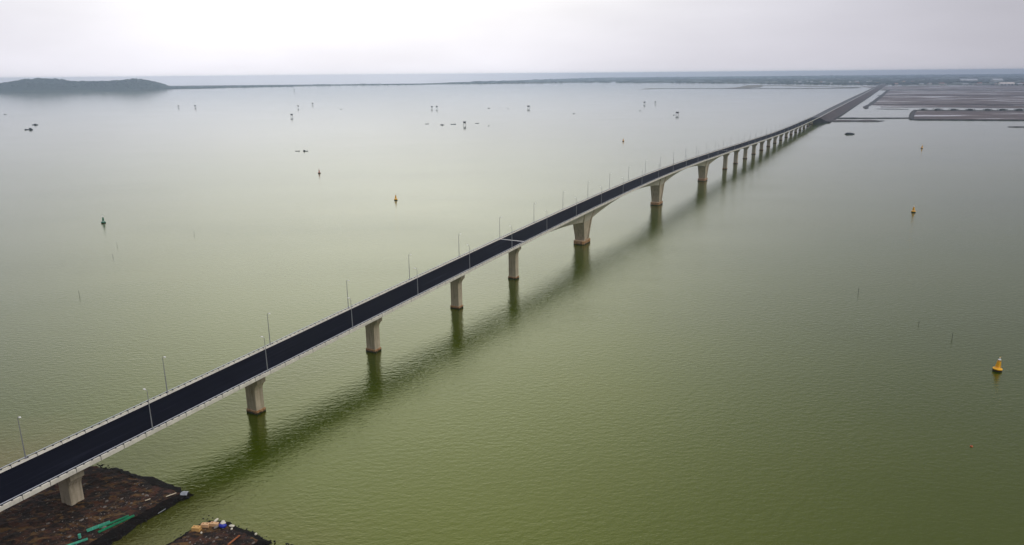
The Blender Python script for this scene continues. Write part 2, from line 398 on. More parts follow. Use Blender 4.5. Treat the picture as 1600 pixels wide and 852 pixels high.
# slab wings and box girder
rings = []
for s in ss:
    z = zr(s); d_ = depth(s); wb = 3.5
    rings.append([(s, -8.2, z - 0.02), (s, -8.2, z - 0.36), (s, -5.3, z - 0.68), (s, -4.9, z - 0.95), (s, -wb, z - d_), (s, wb, z - d_), (s, 4.9, z - 0.95), (s, 5.3, z - 0.68), (s, 8.2, z - 0.36), (s, 8.2, z - 0.02)])
MB().loft(rings).build('girder', 'girder_concrete', bridge)
MB().loft([[(s, -7.7, zr(s) + 0.06), (s, 7.7, zr(s) + 0.06)] for s in ss], closed=False).build('road_surface', 'asphalt', bridge)
for sg in (-1, 1):
    o = MB().loft([[(s, sg * 8.26, zr(s) - 0.52), (s, sg * 8.26, zr(s) + 0.50), (s, sg * 8.20, zr(s) + 0.62), (s, sg * 7.86, zr(s) + 0.62), (s, sg * 7.72, zr(s) + 0.15), (s, sg * 7.62, zr(s) - 0.005), (s, sg * 8.14, zr(s) - 0.005), (s, sg * 8.203, zr(s) - 0.52)] for s in ss]).build('parapet', 'parapet_concrete', bridge)
    MB().loft([[(s, sg * 8.04 - 0.09, zr(s) + 1.0), (s, sg * 8.04 + 0.09, zr(s) + 1.0), (s, sg * 8.04 + 0.09, zr(s) + 1.12), (s, sg * 8.04 - 0.09, zr(s) + 1.12)] for s in ss]).build('top_rail', 'rail_steel', o)
    # rail posts every 2.12 m: the nearest as parts, the rest as one
    post_me = None; ps = []; s = -118.0
    while s < S1 - 2: ps.append(s); s += 2.12
    for s in ps[:50]:
        q = MB().box((0, 0, 0.175), (0.26, 0.34, 0.38)).box((0, 0, 0.02), (0.4, 0.36, 0.05)) if post_me is None else None
        if q: p_o = q.build('rail_post', 'post_steel', o); post_me = p_o.data
        else:
            p_o = bpy.data.objects.new('rail_post', post_me); COL.objects.link(p_o); p_o.parent = o
        p_o.location = (s, sg * 8.04, zr(s) + 0.62)
    mb = MB()
    for s in ps[50:]: mb.box((s, sg * 8.04, zr(s) + 0.80), (0.24, 0.32, 0.38))
    tag(mb.build('rail_posts', 'post_steel', o), kind='stuff')
for s_j in (181.5, 693.0):
    MB().loft([[(s_j - 0.5 * (1 if k else 1), -7.7 + k, zr(s_j - .5) + 0.085), (s_j + 0.5, -7.7 + k, zr(s_j + .5) + 0.085)] for k in (0, 15.4)], closed=False).build('expansion_joint', 'joint_steel', bridge)

# ordinary piers: square shaft, crosshead flaring sideways, tide-stained footing
def small_pier(s, base=-1.0):
    top = zr(s) - 2.8 - 0.35
    r_ = []
    hs = 1.7
    def ring(z, ht, hs_): return [(s - hs_, -ht, z), (s + hs_, -ht, z), (s + hs_, ht, z), (s - hs_, ht, z)]
    fl = min(4.2, (top - 1.6) * 0.55)
    r_.append(ring(base, 2.15, hs)); r_.append(ring(top - fl, 2.15, hs))
    for k in range(1, 7):
        u = k / 6.0; zz = top - fl + (fl - 1.5) * u
        r_.append(ring(zz, 2.15 + 1.25 * (1 - math.cos(u * math.pi / 2)) , hs))
    p_ = MB().loft(r_).build('pier', 'pier_concrete', bridge); bevel(p_, 0.12)
    c_ = MB().loft([ring(top - 1.5, 3.75, hs + 0.12), ring(top - 0.002, 3.80, hs + 0.12)]).build('crosshead', 'pier_concrete', p_); bevel(c_, 0.08)
    for ty in (-2.2, 2.2): MB().box((s, ty, top + 0.17), (0.9, 0.9, 0.34)).build('bearing', 'drain_dark', p_)
    if base < 0:
        f_ = MB().loft([ring(base - 0.2, 2.42, hs + .25), ring(1.25, 2.42, hs + .25)]).build('footing', 'cap_concrete', p_); bevel(f_, 0.1)
small_pier(-180.0, 0.5); small_pier(-120.0, 0.5); small_pier(-60.5, 0.6)
for s in (0.6, 61.7, 123.9, 181.2): small_pier(s)
for k in range(15): small_pier(693.6 + 57.6 * k)
# main piers: flaring twin-edged bodies under the haunches, on wide rusty pile caps
for s in MAINS:
    zt = zr(s) - 8.0
    def ring(z, a, b): return [(s - a, -b, z), (s + a, -b, z), (s + a, b, z), (s - a, b, z)]
    rr = []
    for k in range(7):
        u = k / 6.0; z = 2.5 + (zt - 2.5) * u
        rr.append(ring(z, 3.9 + 2.9 * u ** 1.25, 2.45 + 0.75 * u))
    p_ = MB().loft(rr).build('pier', 'pier_concrete', bridge)
    for sg in (-1, 1):
        for sd in (-1, 1):
            fr = []
            for k in range(9):
                u = k / 8.0; z = 2.5 + (zr(s) - 0.72 - 2.5) * u
                uu = (z - 2.5) / (zt - 2.5)
                a = 3.9 + 2.9 * uu ** 1.25 + 0.03; w_ = 1.15
                bo = 2.45 + 0.75 * uu + 0.75 + (0 if z < zt else 1.2 * (z - zt) / (zr(s) - 0.72 - zt))
                bi = (2.45 + 0.75 * uu - 0.5) if z < zt else bo - 1.2
                fr.append([(s + sd * a, sg * bo, z), (s + sd * (a - w_), sg * bo, z), (s + sd * (a - w_), sg * bi, z), (s + sd * a, sg * bi, z)])
            MB().loft(fr).build('fin', 'pier_concrete', p_)
    oc = lambda z, k=0: [(s - 6.2 + k, -2.6, z), (s - 5.2 + k, -3.65 + k, z), (s + 5.2 - k, -3.65 + k, z), (s + 6.2 - k, -2.6, z), (s + 6.2 - k, 2.6, z), (s + 5.2 - k, 3.65 - k, z), (s - 5.2 + k, 3.65 - k, z), (s - 6.2 + k, 2.6, z)]
    MB().loft([oc(-1.5), oc(2.3), oc(2.55, 0.25)]).build('pile_cap', 'cap_concrete', p_)
MB().box((1566.5, 0, 4.4), (9, 16.6, 10.0)).build('abutment', 'pier_concrete', bridge)

# ------------------------------------------------------------------ street lamps, staggered on both parapets
ORD = ['first', 'second', 'third', 'fourth', 'fifth', 'sixth', 'seventh', 'eighth', 'ninth', 'tenth', 'eleventh', 'twelfth', 'thirteenth', 'fourteenth', 'fifteenth',
       'sixteenth', 'seventeenth', 'eighteenth', 'nineteenth', 'twentieth', 'twenty-first', 'twenty-second', 'twenty-third', 'twenty-fourth', 'twenty-fifth', 'twenty-sixth',
       'twenty-seventh', 'twenty-eighth', 'twenty-ninth', 'thirtieth', 'thirty-first', 'thirty-second', 'thirty-third', 'thirty-fourth', 'thirty-fifth', 'thirty-sixth', 'thirty-seventh', 'thirty-eighth', 'thirty-ninth', 'fortieth', 'forty-first', 'forty-second']
def lamp_label(i, side, s):
    where = 'before the first pier in water' if s < 0 else 'over the plain piers' if s < 180 else 'over the arched main spans' if s < 694 else 'over the far low piers'
    return '%s street lamp from lower left on the %s parapet, %s' % (ORD[i], side, where)
G_L = 'street lamps along both bridge parapets'
lamp = thing('street_lamp', lamp_label(0, 'near', -82), 'street lamp', tuple(B(-82.7, -8.05, zr(-82.7) + 0.6)), BA, G_L)
MB().tube((0, 0, 0), (0, 0, 11.2), 0.15, 0.075).box((0, 0, 0.15), (0.5, 0.4, 0.3)).build('pole', 'lamp_steel', lamp)
MB().tube((0, 0, 11.15), (0, 0.25, 11.4), 0.06, 0.05, 6).tube((0, 0.25, 11.4), (0, 0.7, 11.45), 0.05, 0.05, 6).build('arm', 'lamp_steel', lamp)
MB().loft([[(-0.17, 0.60, 11.41), (0.17, 0.60, 11.41), (0.17, 0.60, 11.55), (-0.17, 0.60, 11.55)], [(-0.22, 1.00, 11.43), (0.22, 1.00, 11.43), (0.2, 1.00, 11.61), (-0.2, 1.00, 11.61)], [(-0.12, 1.45, 11.47), (0.12, 1.45, 11.47), (0.1, 1.45, 11.57), (-0.1, 1.45, 11.57)]]).build('lamp_head', 'lamp_white', lamp)
i = 1; s = -82.7 + 41.2
while s < 1550:
    copy_thing(lamp, tuple(B(s, -8.05, zr(s) + 0.6)), BA, lamp_label(i, 'near', s), G_L); i += 1; s += 41.2
i = 0; s = -65.5
while s < 1550:
    copy_thing(lamp, tuple(B(s, 8.05, zr(s) + 0.6)), BA + math.pi, lamp_label(i, 'far', s), G_L); i += 1; s += 41.1

# ------------------------------------------------------------------ causeway beyond the bridge
CT = [(1562, -8.2, 8.2), (1924, -5.0, 14.0), (2762, 1.0, 21.5), (4544, 14.0, 30.0), (6400, 28.0, 44.0)]
def ct(s, k): return lin([(a[0], a[k]) for a in CT], s)
sc_ = [1562 + i * 60 for i in range(80)]
mb = MB().loft([[B(s, ct(s, 1) + 0.4, zr(s) + 0.06), B(s, ct(s, 2) - 0.4, zr(s) + 0.06)] for s in sc_], closed=False)
struct(mb, 'road', 'far_asphalt')
def foot(s): return lin([(1562, -30), (1830, -30), (2960, -23), (4460, -12), (6400, 4)], s)
mb = MB().loft([[B(s, foot(s), -0.5), B(s, foot(s) + 2.2, 2.6), B(s, foot(s) + 6.5, 2.8), B(s, ct(s, 1) - 0.6, zr(s) + 0.02), B(s, ct(s, 2) + 0.6, zr(s) + 0.02), B(s, ct(s, 2) + 9, 2.0), B(s, ct(s, 2) + 12, -0.5)] for s in sc_])
struct(mb, 'causeway_embankment', 'embankment_soil')
mb = MB().loft([[B(s, foot(s) - 1.5, -0.5), B(s, foot(s) + 0.4, 2.0), B(s, foot(s) + 2.4, 2.72), B(s, foot(s) + 2.0, -0.4)] for s in sc_])
struct(mb, 'riprap_shore', 'riprap')
for k, sg in ((1, -1), (2, 1)):
    o = MB().loft([[B(s, ct(s, k) - 0.25, zr(s)), B(s, ct(s, k) + 0.25, zr(s)), B(s, ct(s, k) + 0.2, zr(s) + 0.95), B(s, ct(s, k) - 0.2, zr(s) + 0.95)] for s in sc_[:50]]).build('roadside_barrier', 'barrier_white')
    tag(o, 'pale roadside barrier along the %s edge of the causeway road' % ('near' if k == 1 else 'far'), 'barrier', 'barriers along the causeway road')

# ------------------------------------------------------------------ spoil banks in the lower left corner
def bank(name, poly, hgt, mat, slope_mat, rim, seed):
    # poly in bridge coordinates; a mounded grid clipped to the outline plus a dark wet rim slope
    n = len(poly); cx = sum(p_[0] for p_ in poly) / n; cy = sum(p_[1] for p_ in poly) / n
    P = []
    for i in range(n):      # densify
        a, b = poly[i], poly[(i + 1) % n]; L_ = math.hypot(b[0] - a[0], b[1] - a[1]); k = max(1, int(L_ / 0.7))
        for j in range(k):
            u = j / k; x = a[0] + (b[0] - a[0]) * u; y = a[1] + (b[1] - a[1]) * u
            if x > -150:
                x += 0.6 * (noise.noise((x * .35, y * .35, seed)) + .5 * noise.noise((x * 1.1, y * 1.1, seed)));
                y += 0.6 * (noise.noise((x * .35, y * .35, seed + 9)) + .5 * noise.noise((x * 1.1, y * 1.1, seed + 9)))
            P.append((x, y))
    bm = bmesh.new()
    vs = [bm.verts.new((x, y, 0)) for x, y in P]
    bm.faces.new(vs)
    bmesh.ops.triangulate(bm, faces=bm.faces)
    xs = [p_[0] for p_ in P]; ys = [p_[1] for p_ in P]
    for ax, lo, hi in ((0, max(min(xs), -96), max(xs)), (1, min(ys), max(ys))):
        q = lo + 0.55
        while q < hi:
            co = (q, 0, 0) if ax == 0 else (0, q, 0); no = (1, 0, 0) if ax == 0 else (0, 1, 0)
            bmesh.ops.bisect_plane(bm, geom=bm.verts[:] + bm.edges[:] + bm.faces[:], plane_co=co, plane_no=no); q += 0.6
    for v in bm.verts:
        x, y = v.co.x, v.co.y
        e = min(math.hypot(x - a, y - b) for a, b in P[::2]) if x > -100 else 5
        z = hgt + 0.35 * noise.noise((x * .25, y * .25, seed)) + 0.30 * noise.noise((x * .9, y * .9, seed)) + 0.18 * abs(noise.noise((x * 2.1, y * 2.1, seed)))
        z *= 0.75 + 0.25 * min(1, e / 1.5)
        v.co.z = z
    me = bpy.data.meshes.new(name); bm.to_mesh(me); bm.free(); me.materials.append(MATS[mat])
    for f in me.polygons: f.use_smooth = False
    o = bpy.data.objects.new(name, me); COL.objects.link(o); o.location = BO; o.rotation_euler = (0, 0, BA); o['kind'] = 'structure'
    # rim slope
    r1, r2, r3 = [], [], []
    for (x, y) in P:
        dx, dy = x - cx, y - cy; l_ = math.hypot(dx, dy) or 1
        # outward direction: away from the nearest long axis
        ox, oy = (0, 0)
        if x > -62 and dx > 0 and abs(y - cy) < 17: ox = 1
        oy = 1 if y > cy else -1
        if ox and abs(y - cy) < 6: oy *= 0.3
        l2 = math.hypot(ox, oy); ox /= l2; oy /= l2
        k = rim * (1 + 0.35 * noise.noise((x * .6, y * .6, seed + 3)))
        r1.append((x - ox * .15, y - oy * .15, hgt * 0.86)); r2.append((x + ox * k * .55, y + oy * k * .55, hgt * 0.42)); r3.append((x + ox * k, y + oy * k, -0.6))
    o2 = MB().loft([r1, r2, r3], caps=False).build('bank_slope', slope_mat); o2.location = BO; o2.rotation_euler = (0, 0, BA); o2['kind'] = 'structure'
    return P
P1 = bank('spoil_bank', [(-47.4, 13), (-45.5, 6), (-45.6, -6), (-45.6, -16), (-45.2, -21.3), (-49, -20.8), (-56, -20.4), (-62, -20.2), (-70, -20.6), (-85, -20.5), (-300, -21), (-300, 13)], 1.4, 'soil', 'wet_mud', 4.2, 3.0)
P2 = bank('spoil_bank', [(-50.5, -39.0), (-49.8, -43), (-50.3, -50), (-50.3, -54.5), (-56, -56.0), (-70, -57), (-300, -57), (-300, -38), (-70, -37.2), (-60, -37.6), (-54, -37.4)], 1.3, 'soil', 'wet_mud', 3.4, 8.0)
def in_bridge(o): o.location = BO; o.rotation_euler = (0, 0, BA); return o
# black stones along the wet rims, pale rubble on top
mb = MB()
for _ in range(620):
    w_ = random.random()
    if w_ < 0.3: x, y = -45.6 + random.uniform(-0.6, 1.2), random.uniform(-23, 13)
    elif w_ < 0.62: x, y = random.uniform(-95, -44), -22.0 + random.uniform(-1.8, 1.0)
    elif w_ < 0.75: x, y = -49.6 + random.uniform(-0.6, 1.4), random.uniform(-57.5, -38)
    elif w_ < 0.88: x, y = random.uniform(-85, -50), -56.6 + random.uniform(-1.2, 0.6)
    else: x, y = random.uniform(-85, -48), -37 + random.uniform(-0.4, 1.8)
    r_ = random.uniform(0.08, 0.30); mb.blob((x, y, random.uniform(0.2, 1.0)), (r_, r_ * random.uniform(.6, 1), r_ * .6), 0.3)
for _ in range(14):
    x, y = random.uniform(-48.5, -47), random.uniform(-62, -60); r_ = random.uniform(0.12, 0.3); mb.blob((x, y, 0.05), (r_, r_, r_ * .6), 0.3)
tag(in_bridge(mb.build('black_rocks', 'black_rock')), kind='stuff')
mb = MB()
for _ in range(420):
    if random.random() < 0.7: x = random.uniform(-95, -47); y = random.gauss(-14, 5) if random.random() < .6 else random.uniform(-20, 10)
    else: x, y = random.uniform(-75, -51), random.uniform(-55, -39)
    if y < -20 and y > -38: continue
    if -63.5 < x < -58 and -3.5 < y < 3.5: continue
    r_ = random.uniform(0.05, 0.17) if random.random() < .85 else random.uniform(.2, .42); mb.blob((x, y, 1.58), (r_ * random.uniform(.8, 2), r_, r_ * .7), 0.35)
tag(in_bridge(mb.build('rubble', 'rubble_pale')), kind='stuff')

# --- loose things on the banks
def at(name, s, t, z, label, cat, rz=0.0, group=None): return thing(name, label, cat, tuple(B(s, t, z)), BA + rz, group)
def steel_beam(a, b, z, w_, mat, label, lattice):
    a2, b2 = Vector(a), Vector(b); d_ = b2 - a2; L_ = d_.length; rz = math.atan2(d_.y, d_.x)
    o = at('steel_beam', a[0], a[1], z, label, 'steel beam', rz, 'green steel beams lying on the spoil bank')
    f_ = MB()
    for y in (-w_ / 2, w_ / 2):
        f_.box((L_ / 2, y, 0.08), (L_, 0.14, 0.16)); f_.box((L_ / 2, y, w_ * .8), (L_, 0.12, 0.14))
    f_.build('chord', mat, o)
    g_ = MB(); n = int(L_ / lattice * .7)
    for k in range(n + 1):
        x = min(L_ - .06, max(.06, k * L_ / n))
        g_.box((x, 0, 0.10), (0.14, w_, 0.12)); g_.box((x, 0, w_ * .8 - .003), (0.12, w_, 0.10))
        for y in (-w_ / 2, w_ / 2): g_.box((x, y, w_ * .42), (0.10, 0.10, w_ * .72))
        if k < n:
            x2 = (k + 1) * L_ / n
            for y in (-w_ / 2, w_ / 2): g_.tube((x, y, .1), (x2, y, w_ * .8), .045, n=5)
    g_.build('bracing', mat, o)
    return o
steel_beam((-67.4, -16.4), (-62.6, -18.0), 1.75, 0.50, 'steel_mint', 'pale green lattice beam, the short thick one lying across the longer dark beams', 0.8)
steel_beam((-66.2, -18.8), (-57.8, -20.2), 1.45, 0.34, 'steel_green', 'dark green lattice beam along the edge, closest to the channel', 0.9)
steel_beam((-65.2, -17.6), (-58.6, -19.3), 1.65, 0.26, 'steel_green', 'thin dark green beam on the pier side of the edge beam', 0.9)
steel_beam((-73.5, -17.4), (-69.1, -19.3), 1.6, 0.34, 'steel_mint', 'pale green beam nearest the bottom edge of the picture', 0.8)
o = at('steel_drum', -69.5, -16.9, 1.5, 'small mint green drum standing upright beside the pale beam end', 'drum')
MB().lathe([(0.32, 0), (0.34, .04), (0.32, .08), (0.32, .45), (0.345, .48), (0.32, .51), (0.32, .92), (0.34, .96), (0.30, .97)], 14).build('barrel', 'steel_mint', o)
MB().lathe([(0.05, .965), (0.05, 1.01), (0.01, 1.01)], 8, (0.15, 0)).build('bung', 'steel_green', o)
def plank(a, b, z, w_, mat, label, cat='plank', name='plank', rise=0.0):
    d_ = Vector(b) - Vector(a); L_ = d_.length
    o = at(name, a[0], a[1], z, label, cat, math.atan2(d_.y, d_.x))
    MB().box((L_ / 2, 0, 0.08), (L_, w_, 0.10)).box((L_ * .12, 0, 0.155), (0.10, w_ * 1.02, 0.05)).box((L_ * .88, 0, 0.155), (0.10, w_ * 1.02, 0.05)).build('board', mat, o).rotation_euler = (0, rise, 0)
    return o
plank((-48.6, -20.0), (-46.2, -20.9), 1.6, 0.30, 'plank_pale', 'long pale board on the soil near the pointed corner of the left bank')
plank((-52.4, -17.0), (-51.2, -17.5), 1.7, 0.25, 'plank_pale', 'short pale board lying on red soil inland of the longer board')
plank((-53.6, -23.3), (-51.2, -23.0), 0.55, 0.16, 'sheet_grey', 'grey strip lying on the black slope beside the channel', rise=0.05)
plank((-55.5, -50.2), (-51.7, -49.8), 1.55, 0.45, 'beam_rust', 'rust orange timber lying on the smaller spoil bank', 'timber', 'timber')
o = at('corrugated_sheet', -44.6, -22.0, 0.9, 'bent grey metal sheet on black rocks at the tip of the left bank', 'metal sheet', 0.4)
rr = []
for k in range(9):
    u = k / 8; x = -0.9 + 1.9 * u; z = 0.45 * math.sin(u * math.pi) + 0.05
    rr.append([(x, -1.0 + .2 * u, z), (x, -0.5, z + .05), (x, 0, z), (x, .5, z + .05), (x, 1.0 - .5 * u, z)])
rb = [[(a, b, c_ - 0.04) for a, b, c_ in r_] for r_ in rr]
MB().loft([r_ + q[::-1] for r_, q in zip(rr, rb)]).build('sheet', 'sheet_grey', o)
def block(s, t, dims, rz, mat, label):
    o = at('concrete_block', s, t, 1.25, label, 'block', rz, 'tan blocks in a row on the smaller spoil bank')
    q = MB().box((0, 0, dims[2] / 2), dims, top=(.98, .98)).build('body', mat, o); bevel(q, 0.06, 2)
    h_ = MB()
    for x in (-dims[0] * .25, dims[0] * .25): h_.box((x, 0, dims[2] + .035), (0.28, 0.14, 0.09))
    h_.build('lifting_loop', 'beam_rust', o)
block(-54.6, -38.6, (2.0, 1.2, 0.95), -1.2, 'block_tan', 'orange tan block at the left end of the row, facing the channel')
block(-52.6, -39.3, (1.9, 1.0, 0.85), -1.15, 'block_pink', 'pinkish tan block in the middle of the row of three')
block(-51.4, -41.0, (2.1, 0.95, 0.85), -1.25, 'block_pink', 'pale tan block at the right end of the row, beside the blue bundle')
o = at('tarpaulin_bundle', -51.0, -43.4, 1.5, 'blue tarpaulin bundle with a pale top beside the tan blocks', 'bundle')
MB().blob((0, 0, 0.35), (0.85, 1.05, 0.6), 0.12, 2).build('cover', 'tarp_blue', o, True)
MB().blob((0.25, 0.1, 0.88), (0.6, 0.7, 0.22), 0.12, 2).build('top_flap', 'sack_white', o, True)
def sack(s, t, L_, w_, rz, label, z=1.45):
    o = at('sack', s, t, z, label, 'sack', rz, 'pale sacks around the blue bundle')
    rings = [[(x * L_, w_ * wy * math.cos(a) * (1 + random.uniform(-.06, .06)), 0.24 + .24 * wy * math.sin(a)) for a in [k * math.pi / 5 for k in range(10)]] for x, wy in ((-.5, .25), (-.44, .75), (-.2, 1), (.1, .92), (.38, .8), (.47, .3))]
    MB().loft(rings).build('sack_body', 'sack_white', o, True)
    MB().box((-.55 * L_, 0, .24), (.12, w_ * .5, .10)).build('tied_end', 'sack_white', o)
sack(-50.0, -40.0, 1.5, 0.35, 0.2, 'long pale sack behind the blue bundle, towards the blocks')
sack(-49.6, -41.9, 0.8, 0.35, -0.6, 'small pale sack behind the blue bundle at the water side')
sack(-49.9, -45.3, 1.3, 0.45, -1.2, 'wide pale sack right of the blue bundle')
sack(-50.8, -46.2, 0.6, 0.25, 0.4, 'smallest pale sack, right end of the litter beside the bundle')
sack(-49.4, -52.6, 0.6, 0.32, 0.4, 'lone white sack on black rocks near the right tip of the smaller bank', 1.2)
sack(-55.2, -41.0, 0.5, 0.25, 1.0, 'small white sack on the soil in front of the first tan block')

# ------------------------------------------------------------------ buoys
def buoy(x, y, h_, mat, label, rot=0.0, lean=0.0, wide=1.45):
    o = thing('buoy', label, 'buoy', (x, y, 0), rot, 'channel buoys moored in the bay'); o.rotation_euler = (lean, lean * .6, rot)
    MB().lathe([(wide * .55, -0.8), (wide * .9, -0.35), (wide, 0.1), (wide, 0.62), (wide * .96, .66)], 20).build('hull', 'buoy_hull', o, False)
    MB().lathe([(wide * .96, .665), (wide * 1.02, .70), (wide * 1.02, 0.98), (wide * .8, 1.12), (wide * .62, 1.18)], 20).build('deck_ring', mat, o)
    tw = MB(); zb, zt_ = 1.15, h_ * .80; rb_, rt_ = wide * .60, wide * .26
    for k in range(4):
        a = math.pi / 4 + k * math.pi / 2; a2 = a + math.pi / 2
        P_ = lambda an, u: (math.cos(an) * (rb_ + (rt_ - rb_) * u), math.sin(an) * (rb_ + (rt_ - rb_) * u), zb + (zt_ - zb) * u)
        tw.tube(P_(a, 0), P_(a, 1), .085, n=6)
        for u in (0.30, .62, .97): tw.tube(P_(a, u), P_(a2, u), .055, n=5)
        tw.tube(P_(a, 0), P_(a2, .30), .04, n=5); tw.tube(P_(a2, .30), P_(a, .62), .04, n=5)
    for k in range(4):     # daymark panels
        a = k * math.pi / 2; c_, s_ = math.cos(a), math.sin(a); r1, r2 = rb_ * .58, rt_ * .80
        tw.box((c_ * r1 * .9, s_ * r1 * .9, zb + (zt_ - zb) * .45), (.05 + abs(s_) * rb_ * .9, .05 + abs(c_) * rb_ * .9, (zt_ - zb) * .60))
    tw.build('tower', mat, o)
    MB().lathe([(rt_ * 1.3, zt_ + .005), (rt_ * 1.3, zt_ + .10), (.14, zt_ + .12), (.14, zt_ + .5), (.20, zt_ + .55), (.18, zt_ + .78), (.04, zt_ + .84)], 12).build('lantern', 'lamp_white', o)
    MB().tube((0, 0, zt_ + .82), (0, 0, h_), .05, .03, 6).tube((-.3, 0, h_ - .25), (.3, 0, h_ + .02), .05, n=5).tube((-.3, 0, h_ + .02), (.3, 0, h_ - .25), .05, n=5).build('topmark', mat, o)
    return o
buoy(176, 248.6, 5.4, 'buoy_yellow', 'large orange-yellow buoy with a dark hull, the biggest one in the lower right water', .3, .04, 1.5)
buoy(310, 559.5, 5.6, 'buoy_yellow', 'yellow buoy in the right water, above the biggest one', .7, -.03, 1.55)
buoy(576, 1040, 5.4, 'buoy_yellow', 'small distant yellow buoy below the mud flats on the right', .1, .03)
buoy(-101, 638, 5.8, 'buoy_yellow', 'yellow buoy with dark hull, alone left of the bridge in the middle water', .4, .02)
buoy(-215, 826, 5.4, 'buoy_red', 'dark red buoy in the left water beyond the yellow one', .2, -.03)
buoy(-307, 545, 6.4, 'buoy_green', 'green buoy on the left, the only green one', .5, .05, 1.6)
buoy(180, 1192, 5.2, 'buoy_yellow', 'tiny far yellow buoy just behind the bridge crest', .9, -.02)
o = thing('float', 'small dark red mooring float on green water near the right bottom', 'float', (133, 193, 0))
MB().lathe([(.15, -.25), (.38, -.1), (.42, .1), (.3, .3), (.1, .38)], 14).build('ball', 'buoy_red', o, True)
MB().lathe([(.05, .37), (.09, .40), (.09, .52), (.03, .54)], 8).build('eye', 'buoy_hull', o)

# ------------------------------------------------------------------ fishing stakes
def stake(x, y, h_, lean, label):
    o = thing('fishing_stake', label, 'stake', (x, y, 0), random.uniform(0, 6), 'thin stakes standing in the water')
    MB().tube((0, 0, -1.5), (lean, 0, h_), .10, .06, 6).build('pole', 'stake_wood', o)
    MB().tube((lean * .6, -.25, h_ * .62), (lean * .6, .25, h_ * .70), .07, n=5).build('crosspiece', 'stake_wood', o)
stake(170, 346, 3.0, .25, 'tallest dark stake in the right water, farthest up of the three there')
stake(175, 300, 1.6, -.15, 'short stake in the right water, middle of the three')
stake(179, 282, 2.6, .1, 'thin stake in the right water, closest to the big buoy')
stake(-217, 354, 3.0, -.2, 'stake in the left water nearest the left picture edge')
stake(-243, 436, 2.2, .1, 'short stake in the left water below the green buoy')
stake(-257, 468, 2.0, .1, 'faint stake just below the green buoy')
stake(-220, 500, 2.6, .15, 'stake in the left water to the right of the green buoy')
stake(819, 1290, 6.0, .3, 'tall lone stake at far right below the mud flats')

# ------------------------------------------------------------------ stilt huts
G_H = 'fishing huts on stilts far out in the bay'
def hut(x, y, label, w_=5.6, h_=7.4, rz=0.2):
    o = thing('stilt_hut', label, 'hut', (x, y, 0), rz, G_H)
    for i in (-1, 1):
        for j in (-1, 1):
            MB().tube((i * w_ * .55, j * w_ * .42, -3), (i * w_ * .33, j * w_ * .27, h_ * .52), .17, .13, 6).build('leg', 'bamboo', o)
    MB().box((0, 0, h_ * .54), (w_ * .9, w_ * .8, .22)).build('platform', 'bamboo', o)
    MB().box((0, 0, h_ * .54 + .11 + h_ * .11), (w_ * .7, w_ * .6, h_ * .22)).build('wall', 'thatch', o)
    z0 = h_ * .54 + .12 + h_ * .22; a, b = w_ * .52, w_ * .45
    MB().add([(-a, -b, z0), (a, -b, z0), (a, b, z0), (-a, b, z0), (-a, 0, h_), (a, 0, h_)], [(0, 1, 5, 4), (2, 3, 4, 5), (0, 4, 3), (1, 2, 5), (3, 2, 1, 0)]).build('roof', 'thatch', o)
    MB().tube((-w_ * .5, 0, 1.0), (w_ * .5, 0, h_ * .5), .10, n=5).tube((w_ * .5, 0, 1.0), (-w_ * .5, 0, h_ * .5), .10, n=5).build('brace', 'bamboo', o)
    return o
hut(-99, 1609, 'dark roofed stilt hut beside the boats in the middle distance, largest of the huts', 6.2, 8.2)
hut(-253, 2424, 'left hut of the pair standing close together in the far middle water', 5.4, 8.0)
hut(-237, 2421, 'right hut of the pair standing close together in the far middle water', 6.0, 8.6, .1)
hut(57, 2385, 'stilt hut alone in the far water, right of the pair', 8.2, 8.8, .4)
hut(428, 1929, 'stilt hut with a small boat alongside, just above the bridge crest', 7.6, 8.4, .1)
hut(-583, 2003, 'round looking stilt hut left of the pair, in the left middle water', 6.2, 8.4, .5)
hut(466, 2624, 'pale stilt hut above and left of the one with a boat', 6.6, 9.0)
hut(513, 2671, 'small dark stilt hut just right of the pale one', 4.2, 8.0, .7)
hut(-1193, 2711, 'left of two tiny stilt huts below the island hill', 5.0, 7.0)
hut(-1127, 2697, 'right of two tiny stilt huts below the island hill', 6.0, 7.5, .6)
hut(-722, 2564, 'narrow stilt hut just above the round looking one', 4.4, 9.0)
hut(-744, 2838, 'smallest dark stilt hut up and right of the narrow one', 5.0, 7.0, .3)
hut(-1590, 5583, 'stilt hut as a speck close to the far left shore', 9, 12, .3)

